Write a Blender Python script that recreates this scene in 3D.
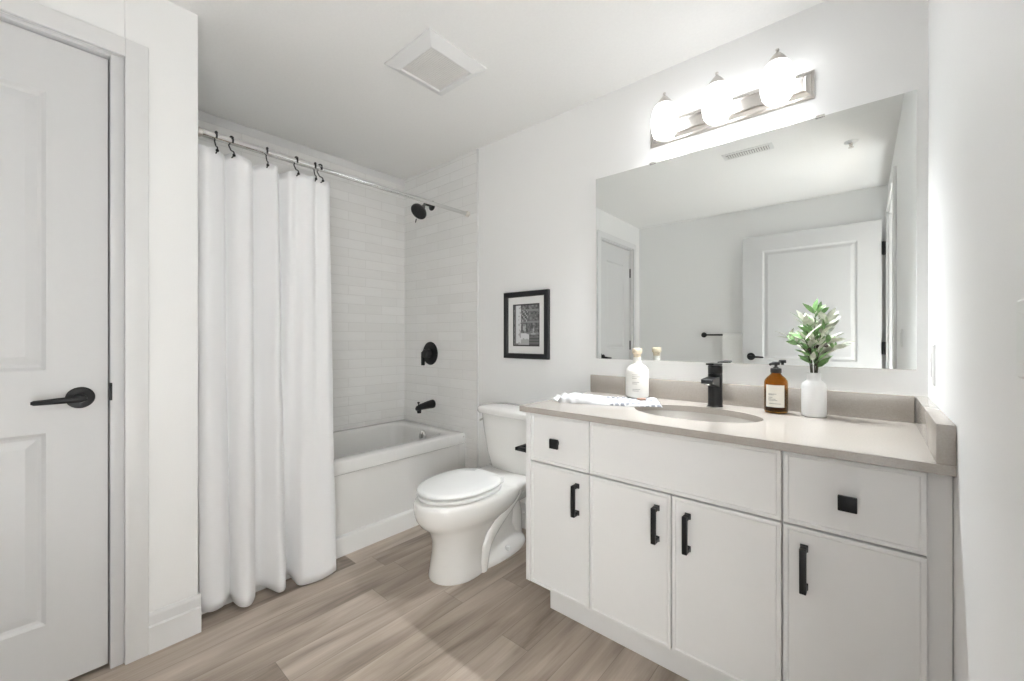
import bpy, bmesh, math, random
from mathutils import Vector, Matrix, noise
C = bpy.context.scene
for o in list(bpy.data.objects): bpy.data.objects.remove(o)
PI = math.pi
R = math.radians

# ------------------------------------------------------------------ camera, light, exposure
cam_d = bpy.data.cameras.new('camera'); cam = bpy.data.objects.new('camera', cam_d)
C.collection.objects.link(cam); C.camera = cam
cam.location = (0, 0, 1.10); cam.rotation_euler = (R(90), 0, 0.715)
cam_d.sensor_width = 36; cam_d.lens = 413.43 / 1024 * 36; cam_d.shift_y = -2.59 / 1024
cam_d.clip_start = 0.02; cam_d.clip_end = 50
W = bpy.data.worlds.new('world'); C.world = W; W.use_nodes = True
W.node_tree.nodes['Background'].inputs[0].default_value = (1, .99, .97, 1)
W.node_tree.nodes['Background'].inputs[1].default_value = .6
C.view_settings.view_transform = 'Standard'; C.view_settings.look = 'None'
C.view_settings.gamma = 1; C.view_settings.use_curve_mapping = False
C.view_settings.exposure = 0.42
C.cycles.use_denoising = True
C.cycles.max_bounces = 14; C.cycles.diffuse_bounces = 8; C.cycles.glossy_bounces = 6
C.cycles.transmission_bounces = 10; C.cycles.caustics_reflective = True; C.cycles.caustics_refractive = False
C.cycles.sample_clamp_indirect = 6
SHADE_E = 3.5          # glow of the frosted lamp shades
BULB_E = 2300.0       # bulbs inside the shades, shining down through their open ends
FILL_BACK_W = 180.0
FILL_UP_W = 17.5
FILL_TOP_W = 2.0        # added fill lights, unseen in the hallway outside the open door
def area(name, loc, rot, sx, sy, w, col):
    l = bpy.data.lights.new(name, 'AREA'); l.shape = 'RECTANGLE'; l.size = sx; l.size_y = sy
    l.energy = w; l.color = col
    o = bpy.data.objects.new(name, l); C.collection.objects.link(o); o.location = loc; o.rotation_euler = rot
    return o
fill_top = area('hall_fill_top', (.80, -.15, 2.28), (0, R(28), 0), .7, 1.2, FILL_TOP_W, (.945, .985, 1.0))  # unseen overhead fill, added in the hallway to brighten the room

fill_back = area('hall_fill_back', (.55, -1.3, .3), (R(-110), 0, R(20)), .8, .4, FILL_BACK_W, (.945, .985, 1.0))  # invented low light at the hallway back, added for even fill
up = area('hall_fill_up', (.46, -.14, .12), (0, R(180-5), 0), .36, .8, FILL_UP_W, (.945, .985, 1.0))  # added fill aimed up through the doorway to lift the ceiling
# room measures
D = 1.859; H = 2.31; XR = .1376; XL = -1.905; XT = -2.708; YB = -.71; YA = .40
CT = .8275; CB = .8043

# ------------------------------------------------------------------ helpers
ORG = {}
def link(o): C.collection.objects.link(o); return o
def thing(name, label, cat, loc, group=None):
    o = link(bpy.data.objects.new(name, None)); o.location = loc; o.empty_display_size = .05
    ORG[o.name] = Vector(loc); o['label'] = label; o['category'] = cat
    if group: o['group'] = group
    return o
def tag(o, label, cat, group=None, kind=None):
    o['label'] = label; o['category'] = cat
    if group: o['group'] = group
    if kind: o['kind'] = kind
    return o
class MB:
    def __init__(s): s.bm = bmesh.new()
    def box(s, x0, x1, y0, y1, z0, z1, bev=0, seg=2, mi=0):
        b = bmesh.new(); bmesh.ops.create_cube(b, size=1)
        for v in b.verts:
            v.co = Vector(((x0 + x1) / 2 + v.co.x * (x1 - x0), (y0 + y1) / 2 + v.co.y * (y1 - y0), (z0 + z1) / 2 + v.co.z * (z1 - z0)))
        if bev: bmesh.ops.bevel(b, geom=list(b.edges), offset=bev, segments=seg, affect='EDGES', profile=.5)
        return s.add(b, mi)
    def add(s, b, mi=0, mat=None):
        if mat is not None: bmesh.ops.transform(b, matrix=mat, verts=b.verts)
        m = {}
        for v in b.verts: m[v] = s.bm.verts.new(v.co)
        for f in b.faces:
            try:
                n = s.bm.faces.new([m[v] for v in f.verts]); n.material_index = mi if mi else f.material_index
            except ValueError: pass
        b.free(); return s
    def rings(s, rings, closed=True, cap0=True, cap1=True, mi=0):
        """rings: lists of equal numbers of points; bridged in order"""
        vs = [[s.bm.verts.new(p) for p in r] for r in rings]
        n = len(vs[0])
        for a, b in zip(vs, vs[1:]):
            for i in range(n if closed else n - 1):
                j = (i + 1) % n
                f = s.bm.faces.new((a[i], a[j], b[j], b[i])); f.material_index = mi
        if closed and cap0: s.bm.faces.new(vs[0][::-1]).material_index = mi
        if closed and cap1: s.bm.faces.new(vs[-1]).material_index = mi
        return s
    def lathe(s, prof, c, axis=(0, 0, 1), n=32, cap0=True, cap1=True, sx=1, sy=1, mi=0):
        q = Vector((0, 0, 1)).rotation_difference(Vector(axis).normalized())
        rs = []
        for r, z in prof:
            rs.append([Vector(c) + q @ Vector((r * sx * math.cos(2 * PI * i / n), r * sy * math.sin(2 * PI * i / n), z)) for i in range(n)])
        return s.rings(rs, cap0=cap0, cap1=cap1, mi=mi)
    def tube(s, pts, r, n=12, cap=True, mi=0):
        pts = [Vector(p) for p in pts]
        rad = r if isinstance(r, (list, tuple)) else [r] * len(pts)
        rs = []; up = None
        for i, p in enumerate(pts):
            t = (pts[min(i + 1, len(pts) - 1)] - pts[max(i - 1, 0)]).normalized()
            if up is None:
                a = Vector((0, 0, 1)) if abs(t.z) < .9 else Vector((1, 0, 0))
                up = (a - t * a.dot(t)).normalized()
            else: up = (up - t * up.dot(t)).normalized()
            w = t.cross(up)
            rs.append([p + (up * math.cos(2 * PI * k / n) + w * math.sin(2 * PI * k / n)) * rad[i] for k in range(n)])
        return s.rings(rs, cap0=cap, cap1=cap, mi=mi)
    def rrect(s, levels, n=8, mi=0, cap0=True, cap1=True):
        """levels: (x0,x1,y0,y1,z,radius) rounded rectangles lofted in z"""
        rs = []
        for x0, x1, y0, y1, z, r in levels:
            ring = []
            for cx, cy, a0 in ((x1 - r, y1 - r, 0), (x0 + r, y1 - r, 90), (x0 + r, y0 + r, 180), (x1 - r, y0 + r, 270)):
                for k in range(n + 1):
                    a = R(a0 + 90 * k / n); ring.append(Vector((cx + r * math.cos(a), cy + r * math.sin(a), z)))
            rs.append(ring)
        return s.rings(rs, cap0=cap0, cap1=cap1, mi=mi)
    def loops(s, a0, a1, b0, b1, loops, pt, mi=0):
        """rectangle a0..a1 x b0..b1 with nested loops (inset, depth); pt(a,b,depth) -> point"""
        rs = []
        for ins, dep in loops:
            rs.append([pt(a0 + ins, b0 + ins, dep), pt(a1 - ins, b0 + ins, dep), pt(a1 - ins, b1 - ins, dep), pt(a0 + ins, b1 - ins, dep)])
        return s.rings(rs, mi=mi)
    def xf(s, m): bmesh.ops.transform(s.bm, matrix=m, verts=s.bm.verts); return s
    def done(s, name, mat, parent=None, smooth=True, origin=None, ang=38, weld=False):
        if weld: bmesh.ops.remove_doubles(s.bm, verts=s.bm.verts, dist=1e-5)
        bmesh.ops.recalc_face_normals(s.bm, faces=s.bm.faces)
        me = bpy.data.meshes.new(name); 
        org = ORG[parent.name] if parent else Vector(origin or (0, 0, 0))
        bmesh.ops.translate(s.bm, vec=-org, verts=s.bm.verts)
        s.bm.to_mesh(me); s.bm.free()
        for m in (mat if isinstance(mat, (list, tuple)) else [mat]): me.materials.append(m)
        if smooth:
            for p in me.polygons: p.use_smooth = True
            me.set_sharp_from_angle(angle=R(ang))
        o = link(bpy.data.objects.new(name, me))
        if parent: o.parent = parent
        else: o.location = org
        ORG[o.name] = org
        return o
def struct(o): o['kind'] = 'structure'; return o
def catmull(P, n):
    P = [Vector(p) for p in P]; out = []
    for i in range(len(P) - 1):
        a = P[max(i - 1, 0)]; b = P[i]; c = P[i + 1]; d = P[min(i + 2, len(P) - 1)]
        for k in range(n):
            t = k / n
            out.append(.5 * ((2 * b) + (c - a) * t + (2 * a - 5 * b + 4 * c - d) * t * t + (3 * b - a - 3 * c + d) * t ** 3))
    out.append(P[-1]); return out

# ------------------------------------------------------------------ materials
def mat(name, col, rough=.5, metal=0, **k):
    m = bpy.data.materials.new(name); m.use_nodes = True
    b = m.node_tree.nodes['Principled BSDF']
    b.inputs['Base Color'].default_value = (*col, 1); b.inputs['Roughness'].default_value = rough; b.inputs['Metallic'].default_value = metal
    for a, v in k.items(): b.inputs[a.replace('_', ' ')].default_value = v
    m['b'] = 1
    return m
def nd(m, t, **k):
    n = m.node_tree.nodes.new(t)
    for a, v in k.items(): setattr(n, a, v)
    return n
def lk(m, a, b): m.node_tree.links.new(a, b)
def bsdf(m): return m.node_tree.nodes['Principled BSDF']
def grain(m, scale, amt, bump=0, detail=4, stretch=(1, 1, 1), bdist=.001):
    """multiplies the base colour by a fine noise and adds a matching bump"""
    b = bsdf(m); col = tuple(b.inputs['Base Color'].default_value)
    tc = nd(m, 'ShaderNodeTexCoord'); mp = nd(m, 'ShaderNodeMapping'); mp.inputs['Scale'].default_value = stretch
    no = nd(m, 'ShaderNodeTexNoise'); no.inputs['Scale'].default_value = scale; no.inputs['Detail'].default_value = detail
    lk(m, tc.outputs['Object'], mp.inputs[0]); lk(m, mp.outputs[0], no.inputs['Vector'])
    if amt:
        cr = nd(m, 'ShaderNodeValToRGB')
        cr.color_ramp.elements[0].position = .3; cr.color_ramp.elements[1].position = .7
        cr.color_ramp.elements[0].color = (*[c * (1 - amt) for c in col[:3]], 1)
        cr.color_ramp.elements[1].color = (*[min(1, c * (1 + amt)) for c in col[:3]], 1)
        lk(m, no.outputs[0], cr.inputs[0]); lk(m, cr.outputs[0], b.inputs['Base Color'])
    if bump:
        bu = nd(m, 'ShaderNodeBump'); bu.inputs['Strength'].default_value = bump; bu.inputs['Distance'].default_value = bdist
        lk(m, no.outputs[0], bu.inputs['Height']); lk(m, bu.outputs[0], b.inputs['Normal'])
    return m
M = {}
M['wall'] = grain(mat('wall_paint', (.885, .884, .880), .55), 220, .006, .08)
M['ceiling'] = grain(mat('ceiling_paint', (.875, .87, .86), .9), 90, .012, .35, bdist=.002)
M['trim'] = grain(mat('trim_paint', (.77, .77, .77), .35), 60, .005)
M['door'] = grain(mat('door_paint', (.67, .67, .675), .4), 60, .005)
M['cab'] = grain(mat('cabinet_lacquer', (.80, .795, .79), .38), 40, .004)
M['dark'] = mat('dark_gap', (.02, .02, .02), .8)
M['black'] = grain(mat('matte_black_metal', (.012, .012, .013), .38, .3), 300, .1)
M['blackp'] = grain(mat('black_plastic', (.014, .014, .014), .45), 200, .1)
M['nickel'] = grain(mat('brushed_nickel', (.66, .63, .60), .28, 1), 40, .03, stretch=(1, 1, 12))
M['chrome'] = grain(mat('polished_chrome', (.74, .74, .73), .12, 1), 60, .01)
M['ceramic'] = grain(mat('white_porcelain', (.83, .82, .80), .08, Coat_Weight=.4), 8, .005)
M['acrylic'] = grain(mat('white_acrylic', (.84, .835, .82), .18), 8, .005)
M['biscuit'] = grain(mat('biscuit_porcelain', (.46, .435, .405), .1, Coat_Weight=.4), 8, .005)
M['seat'] = grain(mat('white_seat_plastic', (.86, .86, .85), .16), 8, .004)
M['counter'] = grain(mat('taupe_quartz', (.385, .352, .318), .09, IOR=1.75), 260, .06)
M['mirror'] = grain(mat('mirror_silver', (.86, .885, .875), 0.0, 1), 3, .002)
M['glassedge'] = mat('mirror_edge', (.55, .60, .58), .1)
M['curtain'] = grain(mat('white_polyester', (.82, .82, .83), .8, Sheen_Weight=.1), 900, .02, .15)
M['towel'] = mat('white_cotton', (.56, .56, .565), .95)
M['mat_board'] = grain(mat('picture_mat', (.80, .80, .79), .8), 200, .01)
M['frame'] = grain(mat('black_frame', (.013, .013, .014), .35), 90, .15)
M['label'] = grain(mat('paper_label', (.80, .77, .70), .7), 300, .01)
M['ink'] = mat('grey_ink', (.22, .21, .20), .8)
M['faintink'] = mat('pale_grey_ink', (.42, .40, .37), .8)
M['cork'] = grain(mat('pale_wood_stopper', (.64, .55, .42), .6), 120, .15)
M['whiteb'] = grain(mat('white_glazed_bottle', (.84, .82, .77), .3), 60, .02)
M['vase'] = grain(mat('white_matt_ceramic', (.86, .86, .86), .4), 60, .008)
M['leaf'] = grain(mat('green_leaf', (.19, .34, .13), .5), 60, .35)
M['leafp'] = grain(mat('pale_sage_leaf', (.55, .57, .47), .55), 60, .22)
M['stem'] = grain(mat('brown_stem', (.06, .055, .035), .7), 120, .3)
M['tagm'] = grain(mat('brown_leather', (.42, .26, .19), .6), 200, .15)
M['plate'] = grain(mat('white_switch_plastic', (.84, .84, .83), .3), 60, .003)
M['vent'] = grain(mat('white_vent_plastic', (.76, .75, .735), .5), 60, .005)
M['hallwall'] = grain(mat('hall_paint', (.78, .775, .765), .6), 120, .006)
m = M['shade'] = mat('frosted_glowing_glass', (.9, .9, .9), .3)
b = bsdf(m); b.inputs['Emission Color'].default_value = (.95, .98, 1, 1); b.inputs['Emission Strength'].default_value = SHADE_E
m = M['amber'] = mat('amber_glass', (.62, .34, .09), .05, Transmission_Weight=1.0); bsdf(m).inputs['IOR'].default_value = 1.3
grain(m, 30, .05)
m = M['bulb'] = mat('glowing_bulb', (.9, .9, .9), .3); bsdf(m).inputs['Emission Color'].default_value = (.945, .98, 1, 1); bsdf(m).inputs['Emission Strength'].default_value = BULB_E
M['clear'] = mat('picture_glazing', (1, 1, 1), .02, Transmission_Weight=1.0)

# towel: grey dash rows
m = M['towel']; tc = nd(m, 'ShaderNodeTexCoord'); br = nd(m, 'ShaderNodeTexBrick'); mp = nd(m, 'ShaderNodeMapping')
mp.inputs['Rotation'].default_value = (0, 0, R(-38))
br.inputs['Color1'].default_value = (.16, .165, .19, 1); br.inputs['Color2'].default_value = (.25, .255, .28, 1); br.inputs['Mortar'].default_value = (.56, .56, .565, 1)
br.inputs['Scale'].default_value = 1; br.inputs['Mortar Size'].default_value = .0042; br.inputs['Brick Width'].default_value = .021; br.inputs['Row Height'].default_value = .027; br.inputs['Mortar Smooth'].default_value = .4
lk(m, tc.outputs['Object'], mp.inputs[0]); lk(m, mp.outputs[0], br.inputs['Vector'])
sp = nd(m, 'ShaderNodeSeparateXYZ'); lk(m, mp.outputs[0], sp.inputs[0])
rg = nd(m, 'ShaderNodeMapRange'); rg.inputs[1].default_value = -.035; rg.inputs[2].default_value = -.02; lk(m, sp.outputs[0], rg.inputs[0])
mx = nd(m, 'ShaderNodeMix', data_type='RGBA'); lk(m, rg.outputs[0], mx.inputs[0]); mx.inputs[6].default_value = (.56, .56, .565, 1); lk(m, br.outputs[0], mx.inputs[7]); lk(m, mx.outputs[2], bsdf(m).inputs['Base Color'])
M['plain_towel'] = grain(mat('white_waffle_cotton', (.84, .835, .82), .95), 180, .05, .6, bdist=.003)

# tile: glossy off-white subway with uneven handmade faces
def tile_mat(name, axis):
    m = mat(name, (.78, .77, .755), .13)
    tc = nd(m, 'ShaderNodeTexCoord'); sp = nd(m, 'ShaderNodeSeparateXYZ'); cb = nd(m, 'ShaderNodeCombineXYZ')
    lk(m, tc.outputs['Object'], sp.inputs[0]); lk(m, sp.outputs[axis], cb.inputs[0]); lk(m, sp.outputs[2], cb.inputs[1])
    br = nd(m, 'ShaderNodeTexBrick'); br.offset = .5
    for k, v in (('Scale', 1), ('Mortar Size', .0016), ('Mortar Smooth', .3), ('Bias', 0), ('Brick Width', .255), ('Row Height', .0635)): br.inputs[k].default_value = v
    br.inputs['Color1'].default_value = (.89, .885, .875, 1); br.inputs['Color2'].default_value = (.855, .848, .835, 1); br.inputs['Mortar'].default_value = (.79, .78, .765, 1)
    lk(m, cb.outputs[0], br.inputs['Vector']); lk(m, br.outputs['Color'], bsdf(m).inputs['Base Color'])
    no = nd(m, 'ShaderNodeTexNoise'); no.inputs['Scale'].default_value = 9; no.inputs['Detail'].default_value = 2
    mp = nd(m, 'ShaderNodeMapping'); mp.inputs['Scale'].default_value = (1, 2.6, 1); lk(m, cb.outputs[0], mp.inputs[0]); lk(m, mp.outputs[0], no.inputs['Vector'])
    b1 = nd(m, 'ShaderNodeBump'); b1.inputs['Strength'].default_value = .35; b1.inputs['Distance'].default_value = .012; lk(m, no.outputs[0], b1.inputs['Height'])
    iv = nd(m, 'ShaderNodeMath', operation='SUBTRACT'); iv.inputs[0].default_value = 1; lk(m, br.outputs['Fac'], iv.inputs[1])
    b2 = nd(m, 'ShaderNodeBump'); b2.inputs['Strength'].default_value = .8; b2.inputs['Distance'].default_value = .002; lk(m, iv.outputs[0], b2.inputs['Height']); lk(m, b1.outputs[0], b2.inputs['Normal'])
    lk(m, b2.outputs[0], bsdf(m).inputs['Normal'])
    return m
M['tile_x'] = tile_mat('tile_along_sink_wall', 0); M['tile_y'] = tile_mat('tile_along_tub', 1)

# floor: grey-brown wood-look planks running away from the camera
m = M['floor'] = mat('wood_look_planks', (.35, .27, .2), .42)
tc = nd(m, 'ShaderNodeTexCoord'); sp = nd(m, 'ShaderNodeSeparateXYZ'); lk(m, tc.outputs['Object'], sp.inputs[0])
def mth(op, a, b=None):
    n = nd(m, 'ShaderNodeMath', operation=op)
    for i, v in enumerate((a, b)):
        if v is None: continue
        if isinstance(v, (int, float)): n.inputs[i].default_value = v
        else: lk(m, v, n.inputs[i])
    return n.outputs[0]
PW, PL = .1235, 1.2
px = mth('DIVIDE', mth('ADD', sp.outputs[0], 1.897), PW); ip = mth('FLOOR', px); fx = mth('FRACT', px)
wn = nd(m, 'ShaderNodeTexWhiteNoise', noise_dimensions='1D'); lk(m, ip, wn.inputs['W'])
py = mth('ADD', mth('DIVIDE', sp.outputs[1], PL), mth('MULTIPLY', wn.outputs[0], 7.0)); jp = mth('FLOOR', py); fy = mth('FRACT', py)
idc = nd(m, 'ShaderNodeCombineXYZ'); lk(m, ip, idc.inputs[0]); lk(m, jp, idc.inputs[1])
w2 = nd(m, 'ShaderNodeTexWhiteNoise', noise_dimensions='2D'); lk(m, idc.outputs[0], w2.inputs['Vector'])
gv = nd(m, 'ShaderNodeCombineXYZ'); lk(m, mth('MULTIPLY', sp.outputs[0], 8.5), gv.inputs[0]); lk(m, mth('MULTIPLY', sp.outputs[1], 1.1), gv.inputs[1]); lk(m, mth('MULTIPLY', w2.outputs[0], 30), gv.inputs[2])
n1 = nd(m, 'ShaderNodeTexNoise'); n1.inputs['Scale'].default_value = 1.6; n1.inputs['Detail'].default_value = 5; n1.inputs['Distortion'].default_value = .6; lk(m, gv.outputs[0], n1.inputs['Vector'])
gv2 = nd(m, 'ShaderNodeVectorMath', operation='MULTIPLY'); gv2.inputs[1].default_value = (9, 1.8, 1); lk(m, gv.outputs[0], gv2.inputs[0])
n2 = nd(m, 'ShaderNodeTexNoise'); n2.inputs['Scale'].default_value = 2; n2.inputs['Detail'].default_value = 4; lk(m, gv2.outputs[0], n2.inputs['Vector'])
tot = mth('ADD', mth('ADD', mth('MULTIPLY', n1.outputs[0], .74), mth('MULTIPLY', n2.outputs[0], .15)), mth('MULTIPLY', w2.outputs[0], .13))
cr = nd(m, 'ShaderNodeValToRGB'); e = cr.color_ramp.elements
e[0].position = .30; e[0].color = (.17, .135, .108, 1); e[1].position = .72; e[1].color = (.56, .48, .41, 1)
x = e.new(.48); x.color = (.37, .305, .25, 1); lk(m, tot, cr.inputs[0])
ed = mth('MINIMUM', mth('MULTIPLY', mth('MINIMUM', fx, mth('SUBTRACT', 1, fx)), PW), mth('MULTIPLY', mth('MINIMUM', fy, mth('SUBTRACT', 1, fy)), PL))
gp = nd(m, 'ShaderNodeMapRange'); gp.inputs[1].default_value = .0003; gp.inputs[2].default_value = .0016; gp.inputs[3].default_value = .62; lk(m, ed, gp.inputs[0])
mm = nd(m, 'ShaderNodeMix', data_type='RGBA', blend_type='MULTIPLY'); mm.inputs[0].default_value = 1; lk(m, cr.outputs[0], mm.inputs[6]); lk(m, gp.outputs[0], mm.inputs[7])
lk(m, mm.outputs[2], bsdf(m).inputs['Base Color'])
bu = nd(m, 'ShaderNodeBump'); bu.inputs['Strength'].default_value = .12; bu.inputs['Distance'].default_value = .002; lk(m, n2.outputs[0], bu.inputs['Height']); lk(m, bu.outputs[0], bsdf(m).inputs['Normal'])

# ------------------------------------------------------------------ room shell
struct(MB().box(XT - .1, XR + .12, YB - .1, D + .1, -.06, 0).box(XR + .12, XR + 1.5, -2.3, D + .1, -.06, 0).done('floor', M['floor'], smooth=False))
struct(MB().box(XT - .1, XR + .12, YB - .1, D + .1, H, H + .06).done('ceiling', M['ceiling'], smooth=False))
struct(MB().box(XT - .1, XR + .12, D, D + .1, 0, H).done('wall_sink', M['wall'], smooth=False))
struct(MB().box(XT - .1, XR + .12, YB - .1, YB, 0, H).done('wall_back', M['wall'], smooth=False))
DY0, DY1 = -.595, .25     # entry opening in the right wall
struct(MB().box(XR, XR + .12, DY1, D, 0, H).box(XR, XR + .12, YB, DY0, 0, H).box(XR, XR + .12, DY0, DY1, 2.07, H).done('wall_right', M['wall'], smooth=False))
LY0, LY1 = -.538, .196    # narrow closet door opening in the left wall
lw = MB()
lw.box(XL - .10, XL, YB, LY0, 0, H).box(XL - .10, XL, LY0, LY1, 2.046, H)
lw.rrect([(XL - .10, XL, LY1, YA, 0, .006), (XL - .10, XL, LY1, YA, H, .006)], n=4)
lw.box(XT, XL - .10, YA - .09, YA, 0, H)
struct(lw.done('wall_left', M['wall']))
struct(MB().box(XT - .1, XT, YA - .09, D, 0, H).done('wall_tub', M['wall'], smooth=False))
struct(MB().box(XT - .1, XT, YB, YA - .09, 0, H).done('wall_closet', M['wall'], smooth=False))
# tile skins of the alcove
TT = .008
struct(MB().box(XT, XT + TT, YA, D - TT, .40, H).done('wall_tile_long', M['tile_y'], smooth=False))
struct(MB().box(XT, -1.905, D - TT, D, 0, H).done('wall_tile_end', M['tile_x'], smooth=False))
struct(MB().box(XT + TT, XL - .1, YA, YA + TT, .40, H).done('wall_tile_near', M['tile_x'], smooth=False))
struct(MB().box(-1.905, -1.896, D - .011, D, 0, H, .002).done('trim_1', M['trim']))
struct(MB().box(XT + TT, XT + TT + .004, YA + TT, D - TT, H - .05, H, .001).done('trim_2', M['trim']))
# hallway beyond the open door
struct(MB().box(XR + 1.4, XR + 1.5, -2.2, D, 0, H).box(XR + .02, XR + .12, -2.2, YB - .1, 0, H).done('wall_hall', M['hallwall'], smooth=False))
struct(MB().box(XR + .02, XR + 1.5, -2.3, -2.2, 0, H).box(XR + .12, XR + 1.5, D, D + .1, 0, H).done('wall_hall_end', M['hallwall'], smooth=False))
struct(MB().box(XR + .12, XR + 1.5, -2.3, D, H, H + .06).done('ceiling_hall', M['hallwall'], smooth=False))
# baseboards
def base(name, pts):
    """pts: list of (p0, p1, inward normal) straight runs"""
    b = MB()
    for (x0, y0), (x1, y1), (nx, ny), *th in pts:
        prof = [(0, 0), (.014, 0), (.014, .092), (.009, .097), (.009, .128), (.005, .14), (0, .14)]
        b.rings([[Vector((x + nx * t * (th[0] if th else 1), y + ny * t * (th[0] if th else 1), z)) for t, z in prof] for x, y in ((x0, y0), (x1, y1))])
    return struct(b.done(name, M['trim'], smooth=False))
base('baseboard_left', [((XL, .257), (XL, YA + .006), (1, 0)), ((XL, YA), (XL - .075, YA), (0, 1), .43), ((XL, YB), (XL, -.600), (1, 0))])
base('baseboard_sink', [((-1.89, D), (-1.06, D), (0, -1))])
base('baseboard_back', [((XL + .014, YB), (XR, YB), (0, 1))])
base('baseboard_right', [((XR, DY1 + .066), (XR, 1.325), (-1, 0))])
# casings
def casing(name, x, nx, y0, y1, z, w=.061, t=.015):
    b = MB()
    def leg(ya, yb):
        b.box(min(x, x + nx * t), max(x, x + nx * t), ya, yb, 0, z, .003)
    z += w; leg(y1, y1 + w); leg(y0 - w, y0); z -= w
    b.box(min(x, x + nx * t), max(x, x + nx * t), y0 - .001, y1 + .001, z, z + w, .003)
    return struct(b.done(name, M['trim']))
casing('trim_3', XL, 1, LY0, LY1, 2.046)
casing('trim_4', XR, -1, DY0, DY1, 2.07, .066, .017)
struct(MB().box(XL - .10, XL - .0005, .162, LY1, 0, 2.046, .002).box(XL - .10, XL - .0005, LY0, -.504, 0, 2.046, .002).box(XL - .10, XL - .0005, -.504, .162, 2.034, 2.046, .001)
       .box(XL - .099, XL - .07, -.504, .162, 0, 2.034).done('trim_5', M['door']))
struct(MB().box(XR - .001, XR + .121, DY1 - .018, DY1, 0, 2.07, .002).box(XR - .001, XR + .121, DY0, DY0 + .018, 0, 2.07, .002).box(XR - .001, XR + .121, DY0 + .018, DY1 - .018, 2.052, 2.07, .002).done('trim_6', M['trim']))

# ------------------------------------------------------------------ panelled doors
PAN = [(0, 0), (.010, .007), (.018, .009), (.042, .002)]
def panel_door(b, u0, u1, z0, z1, pans, pt, th):
    """slab with moulded panels on its face; pt(u,z,depth)"""
    rails = [z0] + [v for p in pans for v in (p[2], p[3])] + [z1]
    a0, a1 = pans[0][0], pans[0][1]
    def slab(ua, ub, za, zb):
        b.rings([[pt(ua, za, d), pt(ub, za, d), pt(ub, zb, d), pt(ua, zb, d)] for d in (th, 0)])
    slab(u0, a0, z0, z1); slab(a1, u1, z0, z1)
    for i in range(0, len(rails), 2): slab(a0, a1, rails[i], rails[i + 1])
    for p in pans: b.loops(p[0], p[1], p[2], p[3], [(0, th), (0, 0)] + PAN, pt)
    return b
def lever(parent, c, out, along, up=(0, 0, 1), L=.105):
    """round rose and a tapered lever"""
    c = Vector(c); o = Vector(out); a = Vector(along)
    b = MB().lathe([(.034, 0), (.034, .004), (.030, .009), (.014, .011), (.012, .03)], c, out, 32)
    g = c + o * .046
    b.lathe([(.0, -.010), (.012, -.010), (.014, 0), (.012, .010), (0, .010)], g - o * .012, out, 20, False, False)
    secs = []
    for t, w, h in ((-.012, .008, .008), (0, .010, .012), (.03, .008, .010), (.07, .006, .0085), (L - .006, .0055, .0075), (L, .003, .004)):
        p = g + a * t - o * (.010 * (t / L) ** 2) + Vector((0, 0, -.004 * max(t, 0) / L))
        secs.append([p + o * w * math.cos(2 * PI * k / 14) + Vector((0, 0, 1)) * h * math.sin(2 * PI * k / 14) for k in range(14)])
    b.rings(secs)
    return b.done('door_handle', M['black'], parent)
def hinge(parent, x, y, z, h=.09, mt='black'):
    return MB().lathe([(.0065, -h / 2), (.0065, h / 2)], (x, y, z), n=14).lathe([(.004, 0), (.0055, .004), (.0, .009)], (x, y, z + h / 2), n=12, cap1=False).done('hinge', M[mt], parent)
FX = -1.926
d1 = struct(panel_door(MB(), -.501, .158, .012, 2.03, [(-.364, .021, .212, .806), (-.364, .021, 1.0, 1.862)], lambda u, z, d: Vector((FX - d, u, z)), .035).done('door_1', M['door'], smooth=False, origin=(FX, -.501, 0)))
lever(d1, (FX, .094, .908), (1, 0, 0), (0, -1, 0))
for z in (.25, 1.02, 1.79): hinge(d1, FX + .006, -.503, z)
struct(MB().box(XL - .02, XL + .003, .1605, .1665, .893, .951, .0006).done('trim_7', M['black']))
# entry door, opened flat in front of the back wall
EY = -.612
d2 = struct(panel_door(MB(), -.866, .098, .012, 2.02, [(-.708, -.049, .212, .78), (-.708, -.049, .905, 1.885)], lambda u, z, d: Vector((u, EY - d, z)), .035).done('door_2', M['door'], smooth=False, origin=(.098, EY, 0)))
lever(d2, (-.798, EY, .93), (0, 1, 0), (1, 0, 0))
for z in (.25, 1.02, 1.80):
    MB().box(.0985, .136, EY - .033, EY - .030, z - .05, z + .05).box(.0985, .134, EY - .004, EY + .002, z - .05, z + .05, .001).lathe([(.008, -.05), (.008, .05)], (.104, EY + .004, z), n=14).done('hinge', M['black'], d2)

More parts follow.
